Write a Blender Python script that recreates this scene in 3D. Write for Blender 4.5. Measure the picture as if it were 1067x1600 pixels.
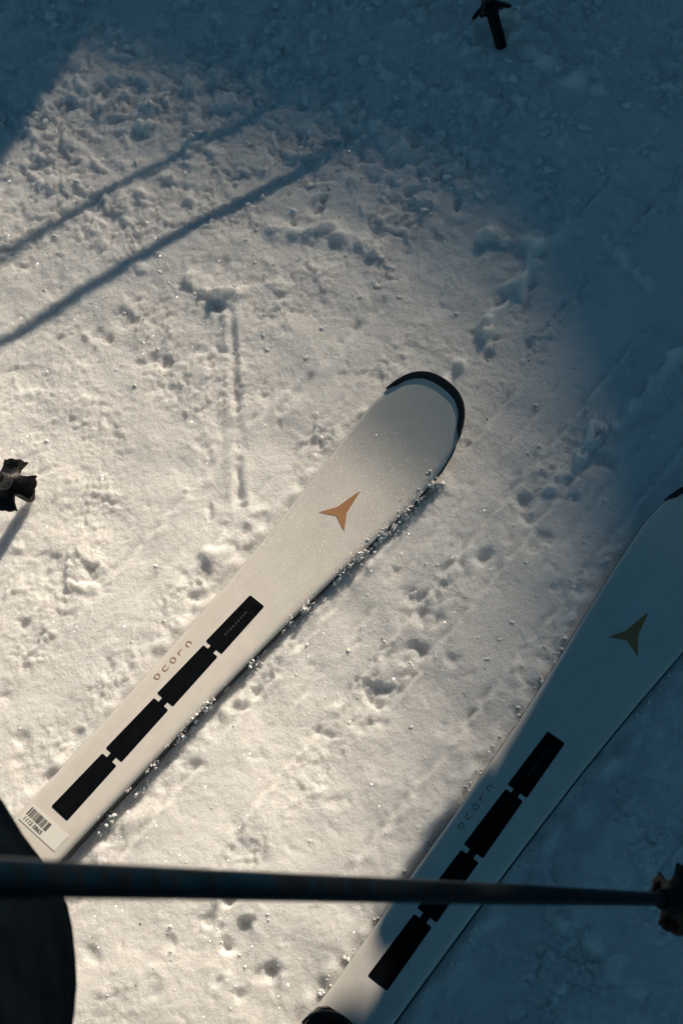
import bpy, bmesh, math
import numpy as np
from mathutils import Vector, Matrix
from math import radians, sin, cos, pi

for o in list(bpy.data.objects):
    bpy.data.objects.remove(o, do_unlink=True)
scene = bpy.context.scene
C = scene.collection
rng = np.random.default_rng(11)

# ------------------------------------------------------------------ camera
TILT, ROLL, CAM_H = radians(25.4), radians(-10.0), 1.5
_f = Vector((0, sin(TILT), -cos(TILT)))
_u0 = Vector((0, cos(TILT), sin(TILT)))
_r0 = Vector((1, 0, 0))
_r = cos(ROLL) * _r0 + sin(ROLL) * _u0
_u = -sin(ROLL) * _r0 + cos(ROLL) * _u0
cam_d = bpy.data.cameras.new('camera')
cam = bpy.data.objects.new('camera', cam_d)
C.objects.link(cam)
m = Matrix((( _r.x, _u.x, -_f.x, 0), (_r.y, _u.y, -_f.y, 0), (_r.z, _u.z, -_f.z, CAM_H), (0, 0, 0, 1)))
cam.matrix_world = m
cam_d.sensor_fit = 'VERTICAL'
cam_d.sensor_height = 36.0
cam_d.sensor_width = 24.0
cam_d.lens = 50.0
cam_d.clip_start = 0.05
cam_d.clip_end = 2000
cam_d.dof.use_dof = True
cam_d.dof.focus_distance = 1.52
cam_d.dof.aperture_fstop = 9.0
scene.camera = cam

# ------------------------------------------------------------------ light
SUN_EL, SUN_AZ = radians(26.0), radians(55.0)        # azimuth counter-clockwise from +x
SUN = Vector((cos(SUN_AZ) * cos(SUN_EL), sin(SUN_AZ) * cos(SUN_EL), sin(SUN_EL)))
world = bpy.data.worlds.new('World')
scene.world = world
world.use_nodes = True
wn = world.node_tree.nodes
bg = wn['Background']
sky = wn.new('ShaderNodeTexSky')
sky.sky_type = 'NISHITA'
sky.sun_disc = False
sky.sun_elevation = SUN_EL
sky.sun_rotation = radians(90) - SUN_AZ
sky.altitude = 2200
sky.air_density = 1.0
sky.dust_density = 0.2
sky.ozone_density = 3.0
tint = wn.new('ShaderNodeVectorMath')                # cool camera white balance of the sky light
tint.operation = 'MULTIPLY'
tint.inputs[1].default_value = (0.49, 0.84, 0.70)
world.node_tree.links.new(sky.outputs[0], tint.inputs[0])
world.node_tree.links.new(tint.outputs[0], bg.inputs[0])
bg.inputs[1].default_value = 0.05
sd = bpy.data.lights.new('sun', 'SUN')
sd.energy = 5.0
sd.angle = radians(0.6)
sd.color = (1.0, 0.845, 0.65)
sun = bpy.data.objects.new('sun', sd)
C.objects.link(sun)
sun.rotation_euler = SUN.to_track_quat('Z', 'Y').to_euler()

scene.render.engine = 'CYCLES'
scene.view_settings.view_transform = 'Standard'
scene.view_settings.look = 'None'
scene.view_settings.use_curve_mapping = False
scene.view_settings.gamma = 1.0
scene.view_settings.exposure = 0.36
scene.cycles.max_bounces = 8
scene.cycles.use_denoising = True

# ------------------------------------------------------------------ materials
def mat(name, color, rough=0.5, metal=0.0, spec=0.5, coat=0.0, noise=0.0, nscale=60.0, bump=0.0, bscale=400.0):
    m = bpy.data.materials.new(name)
    m.use_nodes = True
    nt = m.node_tree
    b = nt.nodes['Principled BSDF']
    b.inputs['Base Color'].default_value = (*color, 1)
    b.inputs['Roughness'].default_value = rough
    b.inputs['Metallic'].default_value = metal
    b.inputs['Specular IOR Level'].default_value = spec
    b.inputs['Coat Weight'].default_value = coat
    b.inputs['Coat Roughness'].default_value = 0.15
    tc = nt.nodes.new('ShaderNodeTexCoord')
    if noise > 0:
        n = nt.nodes.new('ShaderNodeTexNoise')
        n.inputs['Scale'].default_value = nscale
        n.inputs['Detail'].default_value = 6
        r = nt.nodes.new('ShaderNodeMapRange')
        r.inputs['From Min'].default_value = 0.3
        r.inputs['From Max'].default_value = 0.7
        r.inputs['To Min'].default_value = 1 - noise
        r.inputs['To Max'].default_value = 1 + noise
        mx = nt.nodes.new('ShaderNodeVectorMath')
        mx.operation = 'SCALE'
        mx.inputs[0].default_value = color
        nt.links.new(tc.outputs['Object'], n.inputs['Vector'])
        nt.links.new(n.outputs['Fac'], r.inputs['Value'])
        nt.links.new(r.outputs['Result'], mx.inputs['Scale'])
        nt.links.new(mx.outputs['Vector'], b.inputs['Base Color'])
        r2 = nt.nodes.new('ShaderNodeMapRange')
        r2.inputs['To Min'].default_value = max(0.02, rough - 0.12)
        r2.inputs['To Max'].default_value = min(1, rough + 0.12)
        nt.links.new(n.outputs['Fac'], r2.inputs['Value'])
        nt.links.new(r2.outputs['Result'], b.inputs['Roughness'])
    if bump > 0:
        n2 = nt.nodes.new('ShaderNodeTexNoise')
        n2.inputs['Scale'].default_value = bscale
        n2.inputs['Detail'].default_value = 4
        bp = nt.nodes.new('ShaderNodeBump')
        bp.inputs['Strength'].default_value = 1.0
        bp.inputs['Distance'].default_value = bump
        nt.links.new(tc.outputs['Object'], n2.inputs['Vector'])
        nt.links.new(n2.outputs['Fac'], bp.inputs['Height'])
        nt.links.new(bp.outputs['Normal'], b.inputs['Normal'])
    return m


def snow_material():
    m = mat('snow', (0.86, 0.87, 0.885), 0.6, spec=0.35)
    nt = m.node_tree
    b = nt.nodes['Principled BSDF']
    b.inputs['Subsurface Weight'].default_value = 1.0
    b.inputs['Subsurface Radius'].default_value = (1.0, 0.92, 0.84)
    b.inputs['Subsurface Scale'].default_value = 0.018
    tc = nt.nodes.new('ShaderNodeTexCoord')
    # grain
    n1 = nt.nodes.new('ShaderNodeTexNoise')
    n1.inputs['Scale'].default_value = 420
    n1.inputs['Detail'].default_value = 5
    n1.inputs['Roughness'].default_value = 0.65
    n1.inputs['Scale'].default_value = 300
    nb = nt.nodes.new('ShaderNodeTexNoise')
    nb.inputs['Scale'].default_value = 110
    nb.inputs['Detail'].default_value = 3
    nt.links.new(tc.outputs['Object'], nb.inputs['Vector'])
    nt.links.new(tc.outputs['Object'], n1.inputs['Vector'])
    bp = nt.nodes.new('ShaderNodeBump')
    bp.inputs['Strength'].default_value = 1.0
    bp.inputs['Distance'].default_value = 0.0030
    bp2 = nt.nodes.new('ShaderNodeBump')
    bp2.inputs['Strength'].default_value = 1.0
    bp2.inputs['Distance'].default_value = 0.0024
    nt.links.new(n1.outputs['Fac'], bp.inputs['Height'])
    nt.links.new(nb.outputs['Fac'], bp2.inputs['Height'])
    nt.links.new(bp2.outputs['Normal'], bp.inputs['Normal'])
    nt.links.new(bp.outputs['Normal'], b.inputs['Normal'])
    # faint old dirt in the snow
    n3 = nt.nodes.new('ShaderNodeTexNoise')
    n3.inputs['Scale'].default_value = 7
    n3.inputs['Detail'].default_value = 8
    n3.inputs['Roughness'].default_value = 0.7
    cr = nt.nodes.new('ShaderNodeValToRGB')
    cr.color_ramp.elements[0].position = 0.35
    cr.color_ramp.elements[0].color = (0.86, 0.855, 0.85, 1)
    cr.color_ramp.elements[1].position = 0.6
    cr.color_ramp.elements[1].color = (0.92, 0.92, 0.925, 1)
    nt.links.new(tc.outputs['Object'], n3.inputs['Vector'])
    nt.links.new(n3.outputs['Fac'], cr.inputs['Fac'])
    nt.links.new(cr.outputs['Color'], b.inputs['Base Color'])
    # ice crystal facets: sparse tiny mirrors with a normal of their own
    v = nt.nodes.new('ShaderNodeTexVoronoi')
    v.inputs['Scale'].default_value = 1500
    nt.links.new(tc.outputs['Object'], v.inputs['Vector'])
    sep = nt.nodes.new('ShaderNodeSeparateColor')
    nt.links.new(v.outputs['Color'], sep.inputs['Color'])
    gt = nt.nodes.new('ShaderNodeMath')
    gt.operation = 'GREATER_THAN'
    gt.inputs[1].default_value = 0.962
    nt.links.new(sep.outputs['Blue'], gt.inputs[0])
    vm = nt.nodes.new('ShaderNodeVectorMath')
    vm.operation = 'SUBTRACT'
    vm.inputs[1].default_value = (0.5, 0.5, 0.5)
    nt.links.new(v.outputs['Color'], vm.inputs[0])
    vs = nt.nodes.new('ShaderNodeVectorMath')
    vs.operation = 'MULTIPLY'
    vs.inputs[1].default_value = (1.5, 1.5, 0.0)
    nt.links.new(vm.outputs['Vector'], vs.inputs[0])
    va = nt.nodes.new('ShaderNodeVectorMath')
    va.operation = 'ADD'
    va.inputs[1].default_value = (0, 0, 1)
    nt.links.new(vs.outputs['Vector'], va.inputs[0])
    vn = nt.nodes.new('ShaderNodeVectorMath')
    vn.operation = 'NORMALIZE'
    nt.links.new(va.outputs['Vector'], vn.inputs[0])
    gl = nt.nodes.new('ShaderNodeBsdfGlossy')
    gl.inputs['Roughness'].default_value = 0.18
    gl.inputs['Color'].default_value = (0.9, 0.9, 0.9, 1)
    nt.links.new(vn.outputs['Vector'], gl.inputs['Normal'])
    fm = nt.nodes.new('ShaderNodeMath')
    fm.operation = 'MULTIPLY'
    fm.inputs[1].default_value = 0.06
    nt.links.new(gt.outputs[0], fm.inputs[0])
    mix = nt.nodes.new('ShaderNodeMixShader')
    out = nt.nodes['Material Output']
    nt.links.new(fm.outputs[0], mix.inputs['Fac'])
    nt.links.new(b.outputs['BSDF'], mix.inputs[1])
    nt.links.new(gl.outputs['BSDF'], mix.inputs[2])
    nt.links.new(mix.outputs['Shader'], out.inputs['Surface'])
    return m


M_SNOW = snow_material()
M_CRUMB = mat('snow_crumb', (0.90, 0.90, 0.905), 1.0, spec=0.04, bump=0.0008, bscale=700)
_b = M_CRUMB.node_tree.nodes['Principled BSDF']
_b.inputs['Subsurface Weight'].default_value = 1.0
_b.inputs['Subsurface Radius'].default_value = (1.0, 0.92, 0.84)
_b.inputs['Subsurface Scale'].default_value = 0.0012
M_SHADOW_RIDGE = mat('shadow_ridge_surface', (0.35, 0.36, 0.38), 0.8, noise=0.6, nscale=0.25)
M_TOP = mat('white_top_sheet', (0.71, 0.685, 0.655), 0.38, spec=0.45, noise=0.025, nscale=90, bump=0.00004, bscale=1600)
def wear(m):
    """fine scratches along the ski and faint smears of dried water"""
    nt = m.node_tree
    b = nt.nodes['Principled BSDF']
    old = b.inputs['Base Color'].links[0].from_socket
    tc = nt.nodes.new('ShaderNodeTexCoord')
    res = old
    for rot, sc, lo, hi, dark in ((.12, (9, 1500, 1), .66, .70, .80), (-.45, (14, 1100, 1), .69, .72, .84), (.9, (24, 900, 1), .71, .74, .86)):
        mp = nt.nodes.new('ShaderNodeMapping')
        mp.inputs['Rotation'].default_value = (0, 0, rot)
        mp.inputs['Scale'].default_value = sc
        n = nt.nodes.new('ShaderNodeTexNoise')
        n.inputs['Scale'].default_value = 1.0
        n.inputs['Detail'].default_value = 1.5
        mr = nt.nodes.new('ShaderNodeMapRange')
        mr.inputs['From Min'].default_value = lo
        mr.inputs['From Max'].default_value = hi
        mr.inputs['To Min'].default_value = 1.0
        mr.inputs['To Max'].default_value = dark
        sc_ = nt.nodes.new('ShaderNodeVectorMath'); sc_.operation = 'SCALE'
        nt.links.new(tc.outputs['Object'], mp.inputs['Vector'])
        nt.links.new(mp.outputs['Vector'], n.inputs['Vector'])
        nt.links.new(n.outputs['Fac'], mr.inputs['Value'])
        nt.links.new(res, sc_.inputs[0])
        nt.links.new(mr.outputs['Result'], sc_.inputs['Scale'])
        res = sc_.outputs['Vector']
    n = nt.nodes.new('ShaderNodeTexNoise')
    n.inputs['Scale'].default_value = 16
    n.inputs['Detail'].default_value = 7
    n.inputs['Distortion'].default_value = 1.2
    mr = nt.nodes.new('ShaderNodeMapRange')
    mr.inputs['From Min'].default_value = .35; mr.inputs['From Max'].default_value = .65
    mr.inputs['To Min'].default_value = .955; mr.inputs['To Max'].default_value = 1.02
    sc_ = nt.nodes.new('ShaderNodeVectorMath'); sc_.operation = 'SCALE'
    nt.links.new(tc.outputs['Object'], n.inputs['Vector'])
    nt.links.new(n.outputs['Fac'], mr.inputs['Value'])
    nt.links.new(res, sc_.inputs[0])
    nt.links.new(mr.outputs['Result'], sc_.inputs['Scale'])
    nt.links.new(sc_.outputs['Vector'], b.inputs['Base Color'])
wear(M_TOP)
M_SIDE = mat('black_sidewall', (0.012, 0.013, 0.015), 0.5, noise=0.3, nscale=200)
M_EDGE = mat('steel_edge', (0.45, 0.45, 0.46), 0.3, metal=1.0, noise=0.2, nscale=150)
M_GUARD = mat('tip_guard_plastic', (0.010, 0.012, 0.016), 0.34, noise=0.3, nscale=140)
M_PANEL = mat('black_print', (0.0045, 0.006, 0.008), 0.75, spec=.015, noise=0.25, nscale=120)
M_COPPER = mat('copper_print', (0.41, 0.212, 0.098), 0.5, spec=0.3)
M_GREYINK = mat('grey_print', (0.10, 0.105, 0.11), 0.5)
M_STICKER = mat('sticker_paper', (0.80, 0.80, 0.78), 0.45)
M_INK = mat('sticker_ink', (0.014, 0.014, 0.015), 0.5)
M_DROP = mat('frost_drop', (0.84, 0.85, 0.87), 0.34, spec=1.0, coat=0.2)
M_BLACKP = mat('black_plastic', (0.006, 0.0062, 0.0068), 0.38, spec=.12, noise=0.4, nscale=120, bump=0.0003, bscale=260)
M_GREYM = mat('worn_grey_alloy', (0.055, 0.058, 0.062), 0.42, metal=0.6, noise=0.3, nscale=200)
M_SHAFT = mat('black_shaft_paint', (0.003, 0.004, 0.005), 0.33, spec=.16, noise=0.2, nscale=60)
M_SHAFTB = mat('navy_shaft_paint', (0.0008, 0.0058, 0.012), 0.33, spec=.16, noise=0.2, nscale=60)
M_NAVYINK = mat('dark_navy_ink', (0.0015, 0.006, 0.011), 0.4, spec=.16)
M_TROUSER = mat('black_trouser_fabric', (0.0022, 0.0040, 0.0060), 0.95, spec=0.0, noise=0.35, nscale=40, bump=0.0012, bscale=90)
M_JACKET = mat('dark_jacket_fabric', (0.016, 0.019, 0.026), 0.75, noise=0.3, nscale=30, bump=0.001, bscale=90)
M_JACKET2 = mat('grey_jacket_fabric', (0.10, 0.11, 0.12), 0.75, noise=0.3, nscale=30, bump=0.001, bscale=90)
M_SKIN = mat('skin', (0.50, 0.32, 0.24), 0.5)
M_HELMET = mat('matt_helmet_shell', (0.03, 0.03, 0.035), 0.4)
M_LENS = mat('goggle_lens', (0.02, 0.03, 0.04), 0.08, coat=1.0)
M_BOOT = mat('ski_boot_plastic', (0.016, 0.016, 0.018), 0.3, noise=0.3, nscale=60)
M_DIRT = mat('dark_grit', (0.03, 0.022, 0.015), 0.8)

# ------------------------------------------------------------------ helpers
def link(name, me, material=None, parent=None):
    o = bpy.data.objects.new(name, me)
    C.objects.link(o)
    if material is not None:
        for mm in (material if isinstance(material, (list, tuple)) else [material]):
            me.materials.append(mm)
    if parent is not None:
        o.parent = parent
    return o


def tag(o, label=None, cat=None, group=None, kind=None):
    if label: o['label'] = label
    if cat: o['category'] = cat
    if group: o['group'] = group
    if kind: o['kind'] = kind
    return o


def empty(name, loc=(0, 0, 0), rotz=0.0):
    o = bpy.data.objects.new(name, None)
    C.objects.link(o)
    o.location = loc
    o.rotation_euler = (0, 0, rotz)
    o.empty_display_size = 0.05
    return o


def mesh_np(name, verts, faces_flat, n_per, smooth=True):
    """fast mesh from arrays; faces_flat (n, k)"""
    me = bpy.data.meshes.new(name)
    nf = len(faces_flat)
    me.vertices.add(len(verts))
    me.vertices.foreach_set('co', np.ascontiguousarray(verts, np.float32).ravel())
    me.loops.add(nf * n_per)
    me.loops.foreach_set('vertex_index', np.ascontiguousarray(faces_flat, np.int32).ravel())
    me.polygons.add(nf)
    me.polygons.foreach_set('loop_start', np.arange(nf, dtype=np.int32) * n_per)
    me.polygons.foreach_set('loop_total', np.full(nf, n_per, np.int32))
    me.polygons.foreach_set('use_smooth', np.full(nf, smooth, bool))
    me.update(calc_edges=True)
    me.validate()
    return me


def mesh_py(name, verts, faces, smooth=False):
    me = bpy.data.meshes.new(name)
    me.from_pydata([tuple(v) for v in verts], [], faces)
    if smooth:
        for p in me.polygons: p.use_smooth = True
    me.update()
    return me


def fix_normals(me):
    bm = bmesh.new(); bm.from_mesh(me)
    bmesh.ops.recalc_face_normals(bm, faces=bm.faces)
    bm.to_mesh(me); bm.free()
    return me


def autosmooth(me, ang=35):
    bm = bmesh.new(); bm.from_mesh(me)
    for f in bm.faces: f.smooth = True
    for e in bm.edges:
        if len(e.link_faces) == 2 and e.calc_face_angle(0) > radians(ang): e.smooth = False
    bm.to_mesh(me); bm.free()
    return me


def prism(name, poly, zfun, thick):
    """closed polygon in the x,y plane; bottom follows zfun, top thick above"""
    n = len(poly)
    v = [(x, y, zfun(x, y)) for x, y in poly] + [(x, y, zfun(x, y) + thick) for x, y in poly]
    f = [tuple(range(n - 1, -1, -1)), tuple(range(n, 2 * n))]
    f += [(i, (i + 1) % n, n + (i + 1) % n, n + i) for i in range(n)]
    me = mesh_py(name, v, f)
    bm = bmesh.new(); bm.from_mesh(me)
    bmesh.ops.triangulate(bm, faces=[q for q in bm.faces if len(q.verts) > 4])
    bmesh.ops.recalc_face_normals(bm, faces=bm.faces)
    bm.to_mesh(me); bm.free()
    return me


def lathe(name, prof, n=32, smooth=35):
    """prof: list of (r, z) along local z"""
    v, f = [], []
    for r, z in prof:
        for k in range(n):
            a = 2 * pi * k / n
            v.append((r * cos(a), r * sin(a), z))
    for i in range(len(prof) - 1):
        for k in range(n):
            f.append((i * n + k, i * n + (k + 1) % n, (i + 1) * n + (k + 1) % n, (i + 1) * n + k))
    f.append(tuple(range(n - 1, -1, -1)))
    f.append(tuple((len(prof) - 1) * n + k for k in range(n)))
    me = mesh_py(name, v, f)
    fix_normals(me)
    return autosmooth(me, smooth)


def rounded(poly, rad, seg=4):
    out = []
    n = len(poly)
    for i in range(n):
        p0, p, p1 = Vector(poly[i - 1]), Vector(poly[i]), Vector(poly[(i + 1) % n])
        a, b = (p0 - p), (p1 - p)
        r = min(rad, a.length * 0.45, b.length * 0.45)
        A, B = p + a.normalized() * r, p + b.normalized() * r
        for k in range(seg + 1):
            t = k / seg
            q = (1 - t) ** 2 * A + 2 * t * (1 - t) * p + t * t * B
            out.append((q.x, q.y))
    return out


def glyph_polys(text, size, bold=0.0):
    """flat mesh (verts, faces) of a text, lower left at the origin"""
    cu = bpy.data.curves.new('lettering_curve', 'FONT')
    cu.body = text
    cu.size = size
    cu.resolution_u = 4
    cu.offset = bold
    o = bpy.data.objects.new('lettering_tmp', cu)
    C.objects.link(o)
    dg = bpy.context.evaluated_depsgraph_get()
    me = bpy.data.meshes.new_from_object(o.evaluated_get(dg))
    v = [tuple(q.co) for q in me.vertices]
    f = [tuple(p.vertices) for p in me.polygons]
    bpy.data.objects.remove(o, do_unlink=True)
    bpy.data.meshes.remove(me)
    bpy.data.curves.remove(cu)
    return v, f

# ================================================================== SNOW GROUND
SKI_ANG = (radians(40.27), radians(43.21))
SKI_POS = ((-0.3505, 0.4101), (-0.0463, 0.1841))      # rear end of the printed panels

HW_S = np.array([-.95, -.93, -.88, -.75, -.6, -.3, -.1, 0, .05, .11, .2, .3, .394, .456, .515, .55, .572, .589, .606, .62, .634, .6435, .6485, .6515])
HW_V = np.array([.020, .038, .048, .049, .045, .0365, .0358, .0364, .0370, .0378, .0396, .0432, .0490, .0545, .0592, .0602, .0603, .0586, .0548, .0498, .0415, .0305, .0195, .003])
def hw(s): return np.interp(s, HW_S, HW_V)
def th(s): return np.interp(s, [-1, -.75, -.3, 0, .3, .5, .66], [.009, .011, .019, .018, .0135, .0105, .0085])
def rise(s):
    q = np.maximum(0, np.asarray(s) - .495)
    return np.where(q < .085, 2.15 * q * q, 2.15 * .085 ** 2 + .3655 * (q - .085) + .35 * np.maximum(0, q - .085) ** 2)
BASE_Z = 0.004
def top_z(s): return BASE_Z + th(s) + rise(s)


def gauss_noise(ny, nx, d, lo, hi, seed, p=1.0):
    """unit variance band-limited noise, wavelengths lo..hi in metres"""
    r = np.random.default_rng(seed)
    w = np.fft.rfft2(r.standard_normal((ny, nx)))
    ky = np.fft.fftfreq(ny, d)[:, None]
    kx = np.fft.rfftfreq(nx, d)[None, :]
    k = np.sqrt(kx * kx + ky * ky) + 1e-9
    band = np.exp(-((1 / hi) / k) ** 4) * np.exp(-(k * lo) ** 4) * k ** (-p)
    h = np.fft.irfft2(w * band, s=(ny, nx))
    return h / h.std()


D = 0.0023
X0, X1, Y0, Y1 = -0.72, 0.90, 0.0, 2.0
xs = np.arange(X0, X1, D)
ys = np.arange(Y0, Y1, D)
NX, NY = len(xs), len(ys)
XX, YY = np.meshgrid(xs, ys)


def polyline_dist(pl, ext=0.0):
    pl = np.array(pl)
    best = np.full(XX.shape, 9.0)
    side = np.zeros(XX.shape)
    L = 0.0
    along = np.zeros(XX.shape)
    for a, b in zip(pl[:-1], pl[1:]):
        d = b - a
        l = np.hypot(*d)
        t = np.clip(((XX - a[0]) * d[0] + (YY - a[1]) * d[1]) / l ** 2, 0, 1)
        dx, dy = XX - a[0] - t * d[0], YY - a[1] - t * d[1]
        dist = np.hypot(dx, dy)
        m_ = dist < best
        best[m_] = dist[m_]
        along[m_] = (L + t * l)[m_]
        L += l
    return best, along


def build_snow():
    g = lambda lo, hi, s, p=1.0: gauss_noise(NY, NX, D, lo, hi, s, p)
    big = g(.22, .8, 1)
    mid = g(.05, .2, 2)
    msk = g(.08, .4, 8)
    rough = 1 / (1 + np.exp(-(msk * 1.9 - .05)))                  # 0 packed .. 1 churned
    far = np.clip((YY - 0.97 + 0.25 * XX) / 0.35, 0, 1)           # the slope is more churned away from the skis
    rough = np.clip(rough * (0.85 + .3 * far) + 0.32 * far, .06, 1.15)
    # domain warp so that the clumps are ragged instead of round
    wi = (g(.02, .09, 21) * .0050 + g(.008, .03, 22) * .0022) / D
    wj = (g(.02, .09, 23) * .0050 + g(.008, .03, 24) * .0022) / D
    II, JJ = np.meshgrid(np.arange(NY), np.arange(NX), indexing='ij')
    II = (II + wi).astype(int) % NY
    JJ = (JJ + wj).astype(int) % NX
    wg = lambda *a_: g(*a_)[II, JJ]
    puff = np.zeros_like(big)
    for lo, hi, amp, sd_ in ((.045, .085, .0011, 31), (.022, .042, .0011, 32), (.012, .024, .00135, 33), (.0062, .011, .00085, 34)):
        puff += amp * (np.abs(wg(lo, hi, sd_, .2)) - .8)
    # bands packed flat by earlier skis, running parallel to the pair
    ub = (XX - SKI_POS[0][0]) * sin(radians(42)) - (YY - SKI_POS[0][1]) * cos(radians(42)) + .004 * wg(.03, .2, 41)
    band = lambda lo_, hi_: np.clip((ub - lo_) / .006, 0, 1) * np.clip((hi_ - ub) / .006, 0, 1)
    flat_ = 1 - .62 * np.clip(band(.072, .150) + band(.196, .275) + band(-.155, -.085) * .7 + band(.31, .40) * .8 + band(-.012, .055) * .6, 0, 1)
    rough = rough * (.35 + .65 * flat_)
    puff = puff * flat_
    low = 1 / (1 + np.exp(-((XX - .10) * .72 - (YY - .20) * .69 - .02) / .02))   # broken snow right of the second ski
    puff = puff * (1 + .9 * low) + low * (.0040 * np.maximum(0, np.abs(wg(.02, .06, 42, .3)) - .8) + .0016 * wg(.02, .09, 43, .4))
    h = .0017 * big + .0009 * mid + .95 * puff * (rough ** 1.2 * .80 + .34)
    pit = wg(.014, .05, 6, .3)
    pit2 = wg(.03, .09, 7, .3)
    h -= .0022 * rough * np.clip(pit - 1.15, 0, 1.3) + .0040 * (.25 + rough) * np.clip(pit2 - 1.6, 0, 1.0)
    h += far * (.0021 * wg(.03, .11, 9, .5) * rough + .0042 * np.maximum(0, np.abs(wg(.035, .08, 10, .3)) - .85))
    wob = g(.02, .08, 12)
    wob2 = g(.02, .1, 13)
    # --- marks: grooves, ridges, lines of pits, holes
    for pl, dep, wid in (([(-0.092, 1.011), (-0.098, .945), (-.103, .872)], .006, .0035),
                         ([(-0.111, .803), (-.117, .744)], .006, .004),
                         ([(.098, .99), (.042, .944), (-.05, .862)], .0028, .004),
                         ([(-.123, .876), (-.129, .811)], .0012, .004),
                         ([(-0.098, .945), (-.108, .80)], .0014, .006),
                         ([(-.30, .60), (-.24, .66), (-.15, .735)], .0016, .004)):
        d_, al = polyline_dist(pl)
        d_ = d_ + .0014 * wob
        h -= dep * np.exp(-(d_ / wid) ** 2) * (.75 + .35 * wob2)
        h += .35 * dep * np.exp(-((d_ - 2.4 * wid) / (1.3 * wid)) ** 2)
    for pl, hei, wid in (([(.30, 1.02), (.272, .983), (.223, .926), (.188, .891), (.143, .841)], .010, .007),
                         ([(.47, .87), (.403, .815), (.337, .766), (.281, .725), (.245, .698)], .0105, .006),
                         ([(.387, 1.022), (.423, .941)], .009, .005),
                         ([(.349, 1.407), (.377, 1.33), (.409, 1.277)], .007, .016),
                         ([(.146, .228), (.209, .135)], .005, .010),
                         ([(-.137, 1.069), (-.115, 1.043), (-.08, 1.03)], .009, .010),
                         ([(-.099, .732), (-.159, .677)], .004, .010),
                         ([(.245, 1.06), (.30, 1.03), (.36, 1.04)], .006, .012),
                         ([(-.02, 1.12), (.05, 1.11), (.10, 1.07)], .008, .010)):
        d_, al = polyline_dist(pl)
        d_ = np.abs(d_ + .0035 * wob)
        h += 1.35 * hei * np.exp(-(d_ / wid) ** 2) * np.clip(.8 + .5 * wob2, .1, 2)
    for pl, dep, wid in (([(.245, .698), (.138, .62), (.047, .527), (-.019, .472)], .0055, .008),
                         ([(-.138, 1.058), (-.109, 1.026), (-.078, 1.025)], .009, .008),
                         ([(-.047, .671), (-.13, .607)], .003, .007),
                         ([(.46, .84), (.41, .795), (.34, .742), (.27, .69)], .006, .012),
                         ([(.29, .985), (.24, .925), (.20, .88)], .006, .007),
                         ([(.36, .66), (.26, .57), (.17, .49)], .003, .007),
                         ([(.31, 1.075), (.36, 1.055), (.40, 1.01)], .004, .010)):
        d_, al = polyline_dist(pl)
        d_ = d_ + .005 * wob
        h -= dep * np.exp(-(d_ / wid) ** 2) * np.clip(.35 + .8 * wob2, 0, 1.6)
    an_ = radians(42)
    for off, s0_, s1_, dep, wid in ((.074, -.1, .75, .0014, .003), (.150, .05, .95, .0017, .0032), (.112, .2, .8, .0009, .003), (.197, .25, 1.05, .0016, .003),
                                    (.274, .1, 1.05, .0018, .0035), (.235, .5, 1.1, .0010, .004), (.312, .55, 1.3, .002, .004), (-.086, .2, .75, .0010, .003), (-.154, .1, .6, .0011, .004), (.40, .7, 1.3, .0018, .005), (-.012, .72, 1.1, .0016, .003), (.054, .72, 1.1, .0016, .003)):
        ss_ = (XX - SKI_POS[0][0]) * cos(an_) + (YY - SKI_POS[0][1]) * sin(an_)
        uu_ = (XX - SKI_POS[0][0]) * sin(an_) - (YY - SKI_POS[0][1]) * cos(an_) - off + .0008 * wob2
        en = np.clip((ss_ - s0_) / .06, 0, 1) * np.clip((s1_ - ss_) / .06, 0, 1)
        h += 1.9 * en * (-dep * np.exp(-(uu_ / wid) ** 2) + .7 * dep * np.exp(-((uu_ - 2.2 * wid) / wid) ** 2)) * np.clip(.8 + .5 * wob, 0, 1.5)
    pits = [(-.094, 1.08, .012, .010), (-.231, 1.035, .014, .009), (-.048, 1.05, .008, .008), (.122, 1.226, .036, .013),
            (-.179, .258, .014, .012), (-.165, .27, .008, .009), (-.21, .276, .008, .008), (-.198, .268, .006, .007), (-.267, .247, .009, .007),
            (-.164, .214, .008, .007), (-.149, .202, .007, .007), (-.273, .213, .005, .006), (-.329, .258, .005, .006),
            (-.395, .507, .008, .007), (-.331, .492, .010, .008), (.226, .631, .008, .010), (.039, .521, .006, .007),
            (.091, .511, .005, .007), (-.018, .811, .005, .008), (-.197, .965, .008, .008), (-.18, .938, .007, .008),
            (-.294, .682, .005, .005), (.03, 1.156, .008, .009), (-.33, .701, .008, .005), (-.155, .838, .005, .005),
            (.284, .283, .010, .009), (.216, .268, .007, .008), (.05, 1.24, .02, .006), (.20, 1.15, .018, .005)]
    r = np.random.default_rng(31)
    for _ in range(40):
        x, y = r.uniform(-.5, .7), r.uniform(.1, 1.65)
        i, j = int((y - Y0) / D), int((x - X0) / D)
        if r.random() > rough[i, j] * .9 + .12: continue
        rad = .0025 + .006 * r.random() ** 2.2 + (.008 * r.random() if y > 1.05 else 0)
        pits.append((x, y, rad, rad * r.uniform(.2, .5) * r.choice([1, 1, 1, -.8])))
    for x, y, rad, dep in pits:
        dep *= .45
        n_ = int(rad * 3.2 / D) + 2
        i, j = int((y - Y0) / D), int((x - X0) / D)
        sl = (slice(max(0, i - n_), i + n_), slice(max(0, j - n_), j + n_))
        dx, dy = XX[sl] - x, YY[sl] - y
        a = r.uniform(0, pi)
        e = r.uniform(1.0, 1.7)
        u_, v_ = dx * cos(a) + dy * sin(a), -dx * sin(a) + dy * cos(a)
        q = np.sqrt((u_ * e) ** 2 + v_ ** 2) / rad * (1 + .40 * wob[sl]) + .30 * wob2[sl]
        q = np.abs(q)
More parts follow.
